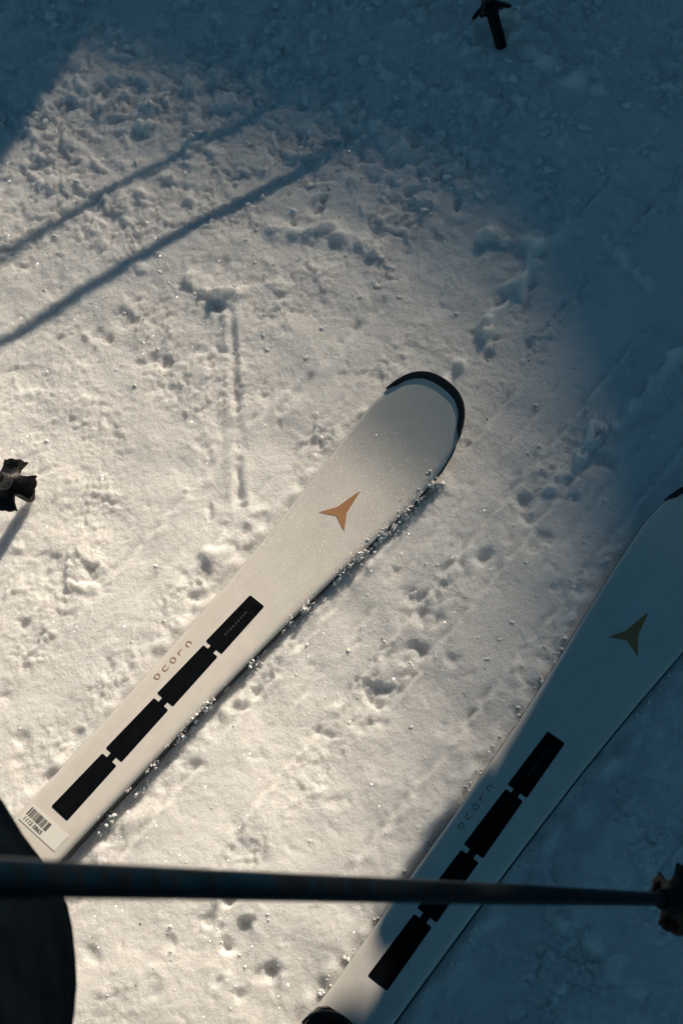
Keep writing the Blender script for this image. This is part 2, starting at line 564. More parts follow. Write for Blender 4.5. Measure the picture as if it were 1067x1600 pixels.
        h[sl] -= dep * np.exp(-q ** 2.4)
        if dep > 0:
            h[sl] += .12 * dep * np.exp(-((q - 1.8) / .5) ** 2) * (1 + wob2[sl])
    # --- beds pressed by the skis
    for (px, py), an in zip(SKI_POS, SKI_ANG):
        s = (XX - px) * cos(an) + (YY - py) * sin(an)
        uu = (XX - px) * sin(an) - (YY - py) * cos(an)
        w_ = hw(np.clip(s, -.95, .57))
        d_ = np.abs(uu) - w_
        d_ = np.where(s > .57, np.hypot(np.maximum(d_, 0), s - .57), d_)
        flat = .0015 + .0008 * wob2
        k = np.clip((d_ - .002 - .002 * (wob + 1.2)) / .014, 0, 1)
        k = k * k * (3 - 2 * k)
        h = h * k + (1 - k) * np.minimum(flat, h * .3 + .001)
        # soft lip that rises beside the ski
        h += .004 * np.exp(-((d_ - .012) / .007) ** 2) * np.clip(.5 + .6 * wob2, 0, 1.4) * (uu < 0)
        h += .0035 * np.exp(-((d_ - .016) / .008) ** 2) * np.clip(.3 + .7 * wob2, 0, 1.4) * (uu > 0)
        h = np.where(d_ < .0015, np.minimum(h, .0030), h)
    # pushed-up snow and the trough on the right of the second ski
    (px, py), an = SKI_POS[1], SKI_ANG[1]
    s = (XX - px) * cos(an) + (YY - py) * sin(an)
    uu = (XX - px) * sin(an) - (YY - py) * cos(an)
    h -= .011 * np.exp(-((uu - hw(s) - .030 - .006 * wob2) / .024) ** 2) * np.clip((s - .10) / .08, 0, 1) * np.clip((.42 - s) / .1, 0, 1)
    (px, py), an = SKI_POS[0], SKI_ANG[0]
    s = (XX - px) * cos(an) + (YY - py) * sin(an)
    uu = (XX - px) * sin(an) - (YY - py) * cos(an)
    h -= .004 * np.exp(-((uu - hw(s) - .010) / .010) ** 2) * np.clip((.3 - s) / .2, 0, 1)
    return h


HGT = build_snow()
def snow_z(x, y):
    j = np.clip(((np.asarray(x) - X0) / D).astype(int), 0, NX - 1)
    i = np.clip(((np.asarray(y) - Y0) / D).astype(int), 0, NY - 1)
    return HGT[i, j]

# dense patch in view, growing cells out to the horizon, one sheet
grow = .012 * (1.28 ** np.arange(44))
gx0 = X0 - np.cumsum(grow)[::-1]
gx1 = xs[-1] + np.cumsum(grow)
gy0 = Y0 - np.cumsum(grow)[::-1]
gy1 = ys[-1] + np.cumsum(grow)
ax_ = np.concatenate([gx0, xs, gx1])
ay_ = np.concatenate([gy0, ys, gy1])
GX, GY = np.meshgrid(ax_, ay_)
ng = len(grow)
Zp = np.pad(HGT, ng, mode='edge')
dist = np.maximum(np.maximum(X0 - GX, GX - xs[-1]), np.maximum(Y0 - GY, GY - ys[-1]))
fade = np.exp(-np.maximum(dist, 0) / .12)
roll = .03 * np.sin(GX * 1.3 + 1) * np.sin(GY * 1.1 + 2) + .010 * np.sin(GX * 7.1 + GY * 3) * np.sin(GY * 5.7 - GX * 2)
Zp = Zp * fade + (1 - fade) * roll * np.clip(dist / .8, 0, 1)
nyy, nxx = Zp.shape
idx = np.arange(nyy * nxx, dtype=np.int32).reshape(nyy, nxx)
quads = np.stack([idx[:-1, :-1], idx[:-1, 1:], idx[1:, 1:], idx[1:, :-1]], -1).reshape(-1, 4)
snow_me = mesh_np('snow_ground', np.stack([GX, GY, Zp], -1).reshape(-1, 3), quads, 4)
snow = link('snow_ground', snow_me, M_SNOW)
tag(snow, 'trampled snow with ski tracks, pits and crumbs', kind='structure')

# ------------------------------------------------------------------ unseen ridge added to throw the wide soft shadow, crest shaped to its edge
def build_shadow_ridge():
    uh = np.array([cos(SUN_AZ), sin(SUN_AZ)])
    nh = np.array([sin(SUN_AZ), -cos(SUN_AZ)])
    AR, K = 28.0, math.tan(SUN_EL)
    tk = np.array([-60, -30, -14, -6, -3, -1.6, -.9, -.76, -.63, -.49, -.41, -.36, -.31, -.27, -.22, -.18, -.12, -.05, .05, .3, 1.5, 6, 14, 40, 70])
    ak = np.array([28, 28, 17, 4.5, 1.5, .80, .785, .785, .785, .77, .715, .67, .62, .575, .49, .42, .20, -.15, -.65, -1.3, -2.6, -6.5, -9, -5, 10])
    t = np.concatenate([np.linspace(-60, -4, 60), np.linspace(-3.9, 3, 120), np.linspace(3.2, 70, 60)])
    a_sh = np.interp(t, tk, ak)
    H = (AR - a_sh) * K
    a = np.concatenate([np.linspace(2, 24, 36), np.linspace(24.3, 32, 40), np.linspace(33, 96, 40)])
    a = np.sort(np.append(a, AR))
    T, A = np.meshgrid(t, a)
    r = np.random.default_rng(3)
    Z = H[None, :] - .92 * np.abs(A - AR)
    nz = np.zeros_like(Z)
    for k in range(14):
        f = r.uniform(.15, 1.1); th_ = r.uniform(0, pi)
        nz += np.sin(f * (T * cos(th_) + A * sin(th_)) + r.uniform(0, 6)) / (.6 + f)
    Z += .35 * nz * np.clip(np.abs(A - AR) / 6, 0, 1)
    Z = np.maximum(Z, -1.0)
    P = np.stack([T * nh[0] + A * uh[0], T * nh[1] + A * uh[1], Z], -1)
    ii = np.arange(T.size, dtype=np.int32).reshape(T.shape)
    q = np.stack([ii[:-1, :-1], ii[:-1, 1:], ii[1:, 1:], ii[1:, :-1]], -1).reshape(-1, 4)
    o = link('shadow_ridge', mesh_np('shadow_ridge', P.reshape(-1, 3), q, 4), M_SHADOW_RIDGE)
    tag(o, 'added ridge out of view, shaped to cast the wide soft shadow', kind='structure')
build_shadow_ridge()

# ================================================================== SKIS
def ski_stations():
    s = np.concatenate([np.linspace(-.95, -.88, 6), np.linspace(-.86, .5, 70), np.linspace(.51, .6, 16), np.linspace(.605, .6515, 22)])
    return s


def strip_mesh(name, rows, closed=False, smooth=True):
    """rows: list of equal-length vertex rows"""
    n = len(rows[0])
    v = [p for r_ in rows for p in r_]
    f = []
    for i in range(len(rows) - 1):
        for k in range(n if closed else n - 1):
            k2 = (k + 1) % n
            f.append((i * n + k, i * n + k2, (i + 1) * n + k2, (i + 1) * n + k))
    me = mesh_py(name, v, f, smooth)
    return me


def build_ski(with_sticker=True):
    root = empty('ski')
    S = ski_stations()
    # white top sheet with a rounded shoulder
    rows = []
    for s in S:
        w, t, z0 = float(hw(s)), float(th(s)), float(BASE_Z + rise(s))
        zt = z0 + t
        b = min(.006, w * .6)
        side = []
        prof = [(w - .0011 * min(1, w / .02), -.0048), (w - .0018, -.0030), (w - .0034, -.0013), (w - b, -.0004), (w - b - .004, 0)]
        prof = [(max(p_, .0005 * (5 - i)), q_ * min(1, t / .013)) for i, (p_, q_) in enumerate(prof)]
        L = [(s, p_, zt + q_) for p_, q_ in prof]
        inner = [(s, x * (w - b - .004) if w - b - .004 > .002 else x * .001, zt) for x in (.66, .33, 0, -.33, -.66)]
        Rr = [(s, -p_, zt + q_) for p_, q_ in reversed(prof)]
        rows.append(L + inner + Rr)
    me = strip_mesh('top_sheet', rows)
    fix_normals(me)
    autosmooth(me, 55)
    link('top_sheet', me, M_TOP, root)
    # black sidewall with running base
    rows = []
    for s in S:
        w, t, z0 = float(hw(s)), float(th(s)), float(BASE_Z + rise(s))
        zt = z0 + t - .0046 * min(1, t / .013)
        rows.append([(s, w - .0011 * min(1, w / .02) + .0001, zt), (s, w - .0003, z0 + .0024), (s, w - .002, z0 + .0004),
                     (s, -w + .002, z0 + .0004), (s, -w + .0003, z0 + .0024), (s, -w + .0022 * min(1, w / .02) - .0001, zt)])
    me = strip_mesh('sidewall', rows)
    fix_normals(me); autosmooth(me, 30)
    link('sidewall', me, M_SIDE, root)
    # steel edges
    v, f = [], []
    for sg in (1, -1):
        base = len(v)
        n = 0
        for s in S:
            if s > .60 or s < -.9: continue
            w, z0 = float(hw(s)), float(BASE_Z + rise(s))
            v += [(s, sg * (w + .0004), z0), (s, sg * (w + .0004), z0 + .0021), (s, sg * (w - .0022), z0 + .0021), (s, sg * (w - .0022), z0)]
            n += 1
        for i in range(n - 1):
            for k in range(4):
                f.append((base + i * 4 + k, base + i * 4 + (k + 1) % 4, base + (i + 1) * 4 + (k + 1) % 4, base + (i + 1) * 4 + k))
    me = fix_normals(mesh_py('steel_edge', v, f))
    link('steel_edge', me, M_EDGE, root)
    # black tip guard: a raised band round the tip
    outer = [(.6075, .0544), (.6180, .0506), (.6265, .0465), (.6343, .0412), (.6420, .0330), (.6474, .0228), (.6503, .0112), (.6512, 0)]
    inner = [(.6095, .0528), (.6148, .0455), (.6205, .0425), (.6270, .0380), (.6335, .0308), (.6385, .0215), (.6408, .0108), (.6416, 0)]
    def catm(p, n=5):
        p = [np.array(q) for q in p]
        out = []
        for i in range(len(p) - 1):
            a, b, c, d = p[max(0, i - 1)], p[i], p[i + 1], p[min(len(p) - 1, i + 2)]
            for k in range(n):
                t = k / n
                out.append(.5 * (2 * b + (c - a) * t + (2 * a - 5 * b + 4 * c - d) * t * t + (3 * b - a - 3 * c + d) * t ** 3))
        out.append(p[-1])
        return out
    oc, ic = catm(outer), catm(inner)
    oc = oc + [np.array((q[0], -q[1])) for q in reversed(oc[:-1])]
    ic = ic + [np.array((q[0], -q[1])) for q in reversed(ic[:-1])]
    rows = []
    nn = len(oc)
    for i, (o_, i_) in enumerate(zip(oc, ic)):
        e = min(1, min(i, nn - 1 - i) / 2.5 + .25)
        zo, zi = float(top_z(o_[0])), float(top_z(i_[0]))
        d = (o_ - i_); d = d / np.linalg.norm(d)
        ob = o_ + d * .0013
        om = i_ + (o_ - i_) * .7
        hh = .0013 * e
        rows.append([(i_[0], i_[1], zi - .0008), (i_[0] + d[0] * .0004, i_[1] + d[1] * .0004, zi + hh * .75), (i_[0] + d[0] * .0012, i_[1] + d[1] * .0012, zi + hh),
                     (om[0], om[1], (zi * .3 + zo * .7) + hh), (o_[0], o_[1], zo + hh * .55), (ob[0], ob[1], zo - .002), (ob[0] - d[0] * .0008, ob[1] - d[1] * .0008, zo - .0075 * min(1, e + .2))])
    v = [p for r_ in rows for p in r_]
    k_ = len(rows[0])
    f = [(i * k_ + j, i * k_ + (j + 1) % k_, (i + 1) * k_ + (j + 1) % k_, (i + 1) * k_ + j) for i in range(nn - 1) for j in range(k_)]
    f += [tuple(range(k_)), tuple((nn - 1) * k_ + j for j in range(k_ - 1, -1, -1))]
    me = fix_normals(mesh_py('tip_guard', v, f)); autosmooth(me, 40)
    link('tip_guard', me, M_GUARD, root)

    zt = lambda s, u: float(top_z(s)) + .00015
    # four black printed panels, joined by necks
    W0, W1 = .0109, .0121
    blocks = [(0.0, .0763), (.0827, .1572), (.1633, .2368), (.2418, .3143)]
    for i, (a, b) in enumerate(blocks):
        poly = [(a, W1), (b, W0), (b, -W0), (a, -W1)]
        rp = rounded(poly, .0019)
        # two triangulated halves keep the print on the curved sheet
        me = prism('panel', rp, zt, .00022)
        link('panel', me, M_PANEL, root)
    for (a, b), (c, d) in zip(blocks[:-1], blocks[1:]):
        me = prism('panel_bridge', [(b - .0008, .0040), (c + .0008, .0040), (c + .0008, -.0040), (b - .0008, -.0040)], lambda s, u: zt(s, u) - .00003, .00022)
        link('panel_bridge', me, M_PANEL, root)
    # three pointed copper emblem (lateral y is to the left)
    em = [(.4925, -.0008), (.4596, .0065), (.4413, .0186), (.4505, .0000), (.4413, -.0200), (.4612, -.0068)]
    def curved(p, q, bow):
        p, q = np.array(p), np.array(q)
        mid = (p + q) / 2
        n_ = np.array([-(q - p)[1], (q - p)[0]]); n_ = n_ / np.linalg.norm(n_)
        return [tuple((1 - t) ** 2 * p + 2 * t * (1 - t) * (mid + n_ * bow) + t * t * q) for t in (0, .25, .5, .75)]
    pts = []
    for i in range(6):
        pts += curved(em[i], em[(i + 1) % 6], -.0006 if i in (0, 5) else -.0003)
    link('emblem', prism('emblem', pts, zt, .0002), M_COPPER, root)
    # stacked lettering, each letter upright towards the tip
    def letters(name, text, ss, lat, size, material):
        v, f = [], []
        for ch, s0 in zip(text, ss):
            gv, gf = glyph_polys(ch, size)
            xa = np.array(gv)
            cx = (xa[:, 0].min() + xa[:, 0].max()) / 2
            cy = size * .36
            o_ = len(v)
            for q in gv:
                s = s0 + (q[1] - cy)
                u = lat + (q[0] - cx)
                v.append((s, -u, zt(s, u) + .0003))
            f += [tuple(o_ + k for k in p) for p in gf]
        me = mesh_py(name, v, f)
        link(name, me, material, root)
    letters('lettering', 'CLOUD', [.2276, .2150, .2027, .1902, .1776], -.0250, .0098, M_COPPER)
    letters('fine_lettering', 'REVOSHOCK', [.2952 - .00413 * k for k in range(9)], 0.0, .0036, M_GREYINK)
    # black binding toe piece behind the panels
    prof = [(-.045, .012, .030), (-.047, .024, .036), (-.053, .031, .040), (-.065, .034, .045), (-.085, .034, .047), (-.105, .032, .046), (-.120, .028, .040), (-.126, .022, .030)]
    rows = []
    z0 = float(top_z(-.08))
    for s, w, z in prof:
        zz = z0 + (z - .012)
        rows.append([(s, w * 1.04, z0 - .0005), (s, w, z0 + (zz - z0) * .55), (s, w * .86, z0 + (zz - z0) * .88), (s, w * .52, zz), (s, w * .15, zz + .0012),
                     (s, -w * .15, zz + .0012), (s, -w * .52, zz), (s, -w * .86, z0 + (zz - z0) * .88), (s, -w, z0 + (zz - z0) * .55), (s, -w * 1.04, z0 - .0005)])
    v = [p for r_ in rows for p in r_]
    k_ = 10
    f = [(i * k_ + j, i * k_ + j + 1, (i + 1) * k_ + j + 1, (i + 1) * k_ + j) for i in range(len(rows) - 1) for j in range(k_ - 1)]
    f += [tuple(range(k_)), tuple((len(rows) - 1) * k_ + j for j in range(k_ - 1, -1, -1))]
    me = fix_normals(mesh_py('binding_toe', v, f)); autosmooth(me, 28)
    toe = link('binding_toe', me, M_BLACKP, root)
    # raised rim over the toe piece
    rim = []
    for k in range(17):
        a = pi * (k / 16 - .5)
        s, u = -.075 + .0285 * cos(a), .0315 * sin(a)
        rim.append((s, u, z0 + .0335 + .0012 * cos(a)))
    rows = []
    for i, p in enumerate(rim):
        q0, q1 = np.array(rim[max(0, i - 1)]), np.array(rim[min(16, i + 1)])
        t = q1 - q0; t /= np.linalg.norm(t)
        n_ = np.cross(t, (0, 0, 1)); n_ /= np.linalg.norm(n_)
        rows.append([tuple(np.array(p) + .0016 * (cos(b) * n_ + sin(b) * np.array((0, 0, 1)))) for b in np.linspace(0, 2 * pi, 7)[:-1]])
    me = strip_mesh('toe_rim', rows, True); fix_normals(me)
    link('toe_rim', me, M_GREYM, toe)
    me = prism('binding_plate', rounded([(-.13, .028), (-.052, .028), (-.052, -.028), (-.13, -.028)], .006), lambda s, u: z0 - .001, .004)
    link('binding_plate', me, M_SIDE, root)
    # heel piece (under and behind the boot)
    me = prism('binding_heel', rounded([(-.50, .030), (-.425, .032), (-.425, -.032), (-.50, -.030)], .01), lambda s, u: float(top_z(-.45)) - .001, .055)
    link('binding_heel', me, M_BLACKP, root)
    return root


def add_sticker(root):
    zt = lambda s, u: float(top_z(s)) + .0003
    # corners in (s, left): the slip lies square across the ski
    poly = rounded([(-.0106, .0293), (-.0106, -.0250), (-.0318, -.0250), (-.0300, .0293)], .0015)
    poly = rounded([(-.0106, .0295), (-.0098, -.0249), (-.0316, -.0247), (-.0318, .0295)], .0015)
    st = link('barcode_sticker', prism('barcode_sticker', poly, zt, .00018), M_STICKER, root)
    v, f = [], []
    r = np.random.default_rng(8)
    y = .0272
    zz = lambda s: float(top_z(s)) + .0003 + .00018 + .00012
    pat = [3, 1, 1, 2, 3, 1, 1, 1, 2, 1, 1, 1, 1, 2, 2, 1, 1, 1, 1, 1, 2, 1, 4, 1, 3, 1, 1, 2, 2, 1, 1, 1, 3, 1, 1, 2, 1, 2, 4, 1, 3, 1]
    unit = (.0272 + .0030) / sum(pat)
    for i, w in enumerate(pat):
        if i % 2 == 0:
            o_ = len(v)
            for s, u in ((-.0135, y), (-.0135, y - w * unit), (-.0232, y - w * unit), (-.0232, y)):
                v.append((s, u, zz(s)))
            f.append((o_, o_ + 1, o_ + 2, o_ + 3))
        y -= w * unit
    link('barcode', mesh_py('barcode', v, f), M_INK, st)
    gv, gf = glyph_polys('1112 0865', .0062, .00018)
    xa = np.array(gv)
    sc = .0262 / (xa[:, 0].max() - xa[:, 0].min())
    v = [(-.0292 + q[1] * .98, .0255 - (q[0] - xa[:, 0].min()) * sc, zz(-.029)) for q in gv]
    link('lettering', mesh_py('sticker_lettering', v, gf), M_INK, st)


ski1 = build_ski()
tag(ski1, 'white ski lying in sunlit snow with a barcode sticker and its dark tip in view', 'ski', 'pair of white skis')
ski2 = ski1.copy(); C.objects.link(ski2)
for ch in list(ski1.children):
    c = ch.copy(); C.objects.link(c); c.parent = ski2
    for g_ in ch.children:
        d_ = g_.copy(); C.objects.link(d_); d_.parent = c
ski2['label'] = 'white ski lying in blue shadow at the right, its tip cut off by the frame'
for o, p, a in ((ski1, SKI_POS[0], SKI_ANG[0]), (ski2, SKI_POS[1], SKI_ANG[1])):
    o.location = (*p, 0)
    o.rotation_euler = (0, 0, a)
add_sticker(ski1)

# frost drops on the top sheet
def frost(root, n, s_lo, s_hi, seed, dens):
    r = np.random.default_rng(seed)
    ring = 6
    base = np.array([(cos(2 * pi * k / ring), sin(2 * pi * k / ring), 0) for k in range(ring)] +
                    [(.80 * cos(2 * pi * k / ring),   .80 * sin(2 * pi * k / ring), .34) for k in range(ring)] + [(0, 0, .34)])
    up_ = np.array(root.matrix_basis.to_3x3().inverted() @ Vector((cos(SUN_AZ) * .36, sin(SUN_AZ) * .36, 1.0)))
    fc = []
    for k in range(ring):
        k2 = (k + 1) % ring
        fc += [(k, k2, ring + k), (k2, ring + k2, ring + k), (ring + k, ring + k2, 2 * ring)]       # flat top facet
    fc = np.array(fc)
    V, F = [], []
    cnt = 0
    while cnt < n:
        s = r.uniform(s_lo, s_hi)
        if r.random() > dens(s): continue
        u = r.uniform(-1, 1) * (float(hw(s)) - .004)
        rad = .00023 + .00024 * r.random() ** 2.5
        a = r.uniform(0, 6.3)
        b = base.copy()
        b[:, :2] = b[:, :2] @ np.array([[cos(a), -sin(a)], [sin(a), cos(a)]]) * r.uniform(.8, 1.2)
        # every crystal's top facet lies at its own random tilt
        tx, ty = up_[0] * r.uniform(0, 1.3) + r.normal(0, .16), up_[1] * r.uniform(0, 1.3) + r.normal(0, .16)
        b[ring:, 2] -= .7 * (b[ring:, 0] * tx + b[ring:, 1] * ty)
        zz = float(top_z(s))
        V.append(b * rad + np.array([s, u, zz - .00003]))
        F.append(fc + cnt * (2 * ring + 1))
        cnt += 1
    me = mesh_np('frost_drops', np.concatenate(V), np.concatenate(F), 3, False)
    o = link('frost_drops', me, M_DROP, root)
    o['kind'] = 'stuff'
frost(ski1, 9000, .20, .575, 4, lambda s: np.interp(s, [.2, .3, .36, .46, .53, .555, .575], [.02, .14, .55, 1, 1, .5, .02]))
frost(ski2, 700, .10, .55, 6, lambda s: .5)

# ================================================================== SKI POLES
def basket_mesh(name='basket', R=.030):
    n = 144
    rings = []
    def rr(a):
        # four notches with hooked shoulders
        q = ((a / (pi / 2)) % 1.0) - .5
        d = abs(q) * 90                      # degrees from notch centre
        if d < 17.5: return .56 + .40 * (1 - math.sqrt(max(0, 1 - (d / 17.5) ** 2)))
        if d < 21: return 1.05
        return 1.0 - .05 * ((d - 33) / 12) ** 2 + .02
    prof = [(.30, .012, .017), (.45, .0085, .0125), (.62, .0045, .0085), (.80, .0015, .0052), (1.0, -.0015, .0018)]
    v = []
    for fr, zb, zt in prof:
        for k in range(n):
            a = 2 * pi * k / n
            lim = rr(a)
            r = R * min(fr, lim if fr >= .6 else fr) if fr < 1 else R * lim
            r = min(r, R * lim)
            ff = r / R
            zt_ = np.interp(ff, [p[0] for p in prof], [p[2] for p in prof])
            v.append((r * cos(a), r * sin(a), float(zt_)))
    m_ = len(prof)
    for fr, zb, zt in prof:
        for k in range(n):
            a = 2 * pi * k / n
            lim = rr(a)
            r = min(R * fr if fr < 1 else R * lim, R * lim)
            ff = r / R
            zb_ = np.interp(ff, [p[0] for p in prof], [p[1] for p in prof])
            v.append((r * cos(a), r * sin(a), float(zb_) - .0006))
    f = []
    for i in range(m_ - 1):
        for k in range(n):
            k2 = (k + 1) % n
            f.append((i * n + k, i * n + k2, (i + 1) * n + k2, (i + 1) * n + k))
            j = m_ + i
            f.append((j * n + k, (j + 1) * n + k, (j + 1) * n + k2, j * n + k2))
    for k in range(n):
        k2 = (k + 1) % n
        f.append(((m_ - 1) * n + k, (m_ - 1) * n + k2, (2 * m_ - 1) * n + k2, (2 * m_ - 1) * n + k))
        f.append((k, m_ * n + k, m_ * n + k2, k2))
    # three moulded ribs on the upper side of each lobe
    me = mesh_py(name, v, f)
    bm = bmesh.new(); bm.from_mesh(me)
    bmesh.ops.remove_doubles(bm, verts=bm.verts, dist=1e-6)
    bm.to_mesh(me); bm.free()
    fix_normals(me)
    return autosmooth(me, 32)


def rib_mesh(R=.030):
    v, f = [], []
    for lobe in range(4):
        a0 = lobe * pi / 2
        for dr, ww in ((.62, .0045), (.73, .0070), (.84, .0050)):
            c_, s_ = cos(a0), sin(a0)
            zt = float(np.interp(dr, [.3, .45, .62, .8, 1], [.017, .0125, .0085, .0052, .0018]))
            o_ = len(v)
            for r_, z_ in ((-.0007, 0), (.0007, 0), (.0004, .0012), (-.0004, .0012)):
                for y_ in (-ww, ww):
                    x = R * dr + r_
                    v.append((x * c_ - y_ * s_, x * s_ + y_ * c_, zt + z_ - .0002))
            for i in range(4):
                i2 = (i + 1) % 4
                f.append((o_ + 2 * i, o_ + 2 * i + 1, o_ + 2 * i2 + 1, o_ + 2 * i2))
            f += [(o_, o_ + 2, o_ + 4, o_ + 6), (o_ + 1, o_ + 7, o_ + 5, o_ + 3)]
    return fix_normals(mesh_py('basket_rib', v, f))


def make_pole(tip, up, length, prof, spin=0.0, blue=None, basket_h=.055, R=.030, dark=False):
    """tip point, unit direction tip->grip; prof: (distance, radius) list"""
    root = empty('ski_pole')
    up = Vector(up).normalized()
    q = Vector((0, 0, 1)).rotation_difference(up)
    root.rotation_mode = 'QUATERNION'
    from mathutils import Quaternion
    root.rotation_quaternion = q @ Quaternion((0, 0, 1), spin)
    root.location = tip
    # steel point and plastic ferrule
    link('tip', lathe('tip', [(.0012, -.012), (.0030, -.010), (.0034, 0.0), (.0032, .012)], 14), M_GREYM, root)
    link('ferrule', lathe('ferrule', [(.0052, .002), (.0072, .004), (.0076, .010), (.0084, basket_h - .004), (.0098, basket_h), (.0100, basket_h + .010), (.0085, basket_h + .012)], 24), M_BLACKP, root)
    b = link('basket', basket_mesh(R=R), M_BLACKP, root)
    b.location = (0, 0, basket_h)
    rb = link('basket_ribs', rib_mesh(R), M_BLACKP, b)
    c0 = basket_h + .012
    link('collar', lathe('collar', [(.0098, c0 - .004), (.0106, c0 + .001), (.0100, c0 + .006), (.0084, c0 + .008), (.0078, c0 + .020), (.0068, c0 + .022)], 28), M_BLACKP if dark else M_GREYM, root)
    if blue is None:
        link('shaft', lathe('shaft', [(r_, d_) for d_, r_ in prof], 28), M_SHAFT, root)
    else:
        rad = lambda d_: float(np.interp(d_, [p[0] for p in prof], [p[1] for p in prof]))
        lower = [p for p in prof if p[0] < blue] + [(blue, rad(blue))]
        upper = [(blue, rad(blue) + .0001)] + [p for p in prof if p[0] > blue]
        link('shaft', lathe('shaft', [(r_, d_) for d_, r_ in lower], 40), M_SHAFT, root)
        link('shaft_sleeve', lathe('shaft_sleeve', [(r_, d_) for d_, r_ in upper], 40), M_SHAFTB, root)
    # grip with a flared foot and a pommel
    g0 = length - .13
    link('grip', lathe('grip', [(.010, g0), (.0185, g0 + .004), (.017, g0 + .014), (.0150, g0 + .035), (.0165, g0 + .055), (.0150, g0 + .080), (.0165, g0 + .100), (.0200, g0 + .116), (.0170, g0 + .128), (.008, g0 + .132)], 24), M_BLACKP, root)
    return root


PLAIN = [(.066, .0058), (.10, .0058), (.25, .0062), (.45, .0066), (1.0, .0070)]
THIN = [(.066, .0046), (.45, .0050), (1.0, .0056)]
# pole held across the foreground
dn = Vector((.5587, .0348, -.8286)).normalized()
A0 = Vector((-.1588, .1343, .9384))
BK = Vector((.1763, .1552, .4413)) + dn * .034
tip = BK + dn * .060
PL = (tip - A0).length
held = make_pole(tip, -dn, PL + .46, [(.066, .0049), (PL - .57, .0050), (PL - .49, .0055), (PL - .40, .0064), (PL - .24, .0067), (PL - .12, .0071), (PL, .0080), (PL + .40, .0084)],
                 spin=.95, blue=PL - .163, R=.0255, dark=True)
tag(held, 'dark navy and black ski pole held across the foreground from the left edge', 'ski pole', 'ski poles')
# dark worn lettering strokes on that pole
def shaft_marks(root, name, material, items, facing):
    rad = lambda d_: float(np.interp(d_, [.066, PL - .57, PL - .49, PL - .40, PL - .24, PL - .12, PL, PL + .4], [.0049, .0049, .0055, .0064, .0067, .0071, .0080, .0084])) + .00025
    v, f = [], []
    for d0, wd, h0, h1, slant in items:
        o_ = len(v)
        n = 7
        for k in range(n):
            t = k / (n - 1)
            a = facing + (h0 + (h1 - h0) * t)
            dd = d0 + slant * (t - .5)
            for w in (-wd / 2, wd / 2):
                r_ = rad(dd + w)
                v.append((r_ * cos(a), r_ * sin(a), dd + w))
        for k in range(n - 1):
            f.append((o_ + 2 * k, o_ + 2 * k + 1, o_ + 2 * k + 3, o_ + 2 * k + 2))
    link(name, mesh_py(name, v, f, True), material, root)
# angle of the side that faces the camera, in the pole's own frame
view = (cam.location - A0).normalized()
loc = (held.rotation_quaternion.inverted() @ view)
FACE = math.atan2(loc.y, loc.x)
def at(tt): return PL - tt * .5698
dark = []
for t0, sl in ((.008, .004), (.036, .003), (.044, -.003), (.062, 0), (.088, 0), (.104, .004), (.112, -.004), (.142, 0), (.162, 0), (.206, .001)):
    dark.append((at(t0), .0042, -.75, .95, sl))
for t0 in (.184, .214, .066):
    dark.append((at(t0), .011, .62, .95, 0))
shaft_marks(held, 'lettering', M_SHAFT, dark, FACE)
blue = []
for t0, wd in ((.335, .006), (.352, .003), (.384, .006), (.425, .005), (.448, .003), (.472, .004), (.500, .006), (.528, .005), (.545, .004), (.572, .006)):
    blue.append((at(t0), wd, -.5, .7, 0))
shaft_marks(held, 'blue_lettering', M_NAVYINK, blue, FACE)

# pole standing at the left edge
def lean(lx, ly): return Vector((lx, ly, 1)).normalized()
L_UP = lean(-.16, -.17)
left = make_pole((-.3605, .7998, snow_z(-.3605, .7998) + .004), L_UP, 1.12, PLAIN, spin=-.36, R=.031, basket_h=.058)
tag(left, 'ski pole planted in sunlit snow at the left edge, black four-lobed basket with grey collar', 'ski pole', 'ski poles')
# pole in the shade at the top, and its mate above the frame
T_UP = lean(-.23, 1.03)
top = make_pole((.3252, 1.3562, snow_z(.3252, 1.3562) - .004), T_UP, 1.18, PLAIN, spin=1.3, R=.027, basket_h=.052)
tag(top, 'black ski pole tip and basket planted in blue shaded snow at the top edge', 'ski pole', 'ski poles')
mate = make_pole((.56, 1.594, .004), T_UP, 1.18, THIN, spin=.2)
tag(mate, 'black ski pole planted beyond the top edge, throwing the fainter thin shadow', 'ski pole', 'ski poles')

# ================================================================== PEOPLE
def skin_mesh(name, joints, edges, root=0, levels=2, fit=1.0):
    me = bpy.data.meshes.new(name)
    me.from_pydata([j[:3] for j in joints], edges, [])
    o = bpy.data.objects.new(name + '_tmp', me)
    C.objects.link(o)
    sk = o.modifiers.new('skin', 'SKIN')
    sk.use_smooth_shade = True
    for i, j in enumerate(joints):
        rx = j[3]; ry = j[4] if len(j) > 4 else j[3]
        me.skin_vertices[0].data[i].radius = (rx, ry)
        me.skin_vertices[0].data[i].use_root = (i == root)
    sb = o.modifiers.new('sub', 'SUBSURF')
    sb.levels = levels
    sb.render_levels = levels
    dg = bpy.context.evaluated_depsgraph_get()
    out = bpy.data.meshes.new_from_object(o.evaluated_get(dg))
    out.name = name
    bpy.data.objects.remove(o, do_unlink=True)
    for p in out.polygons: p.use_smooth = True
    out.materials.clear()
    return out


def wrinkle(me, amp, freq, seed):
    r = np.random.default_rng(seed)
    n = len(me.vertices)
    co = np.empty(n * 3, np.float32); me.vertices.foreach_get('co', co); co = co.reshape(-1, 3)
    no = np.empty(n * 3, np.float32); me.vertices.foreach_get('normal', no); no = no.reshape(-1, 3)
    d = np.zeros(n)
    for k in range(8):
        w = r.normal(size=3); w[2] *= 2.2
        w = w / np.linalg.norm(w) * freq * r.uniform(.5, 1.6)
        d += np.sin(co @ w + r.uniform(0, 6.3)) / 3
    co = co + no * (amp * d)[:, None]
    me.vertices.foreach_set('co', co.astype(np.float32).ravel())
    me.update()


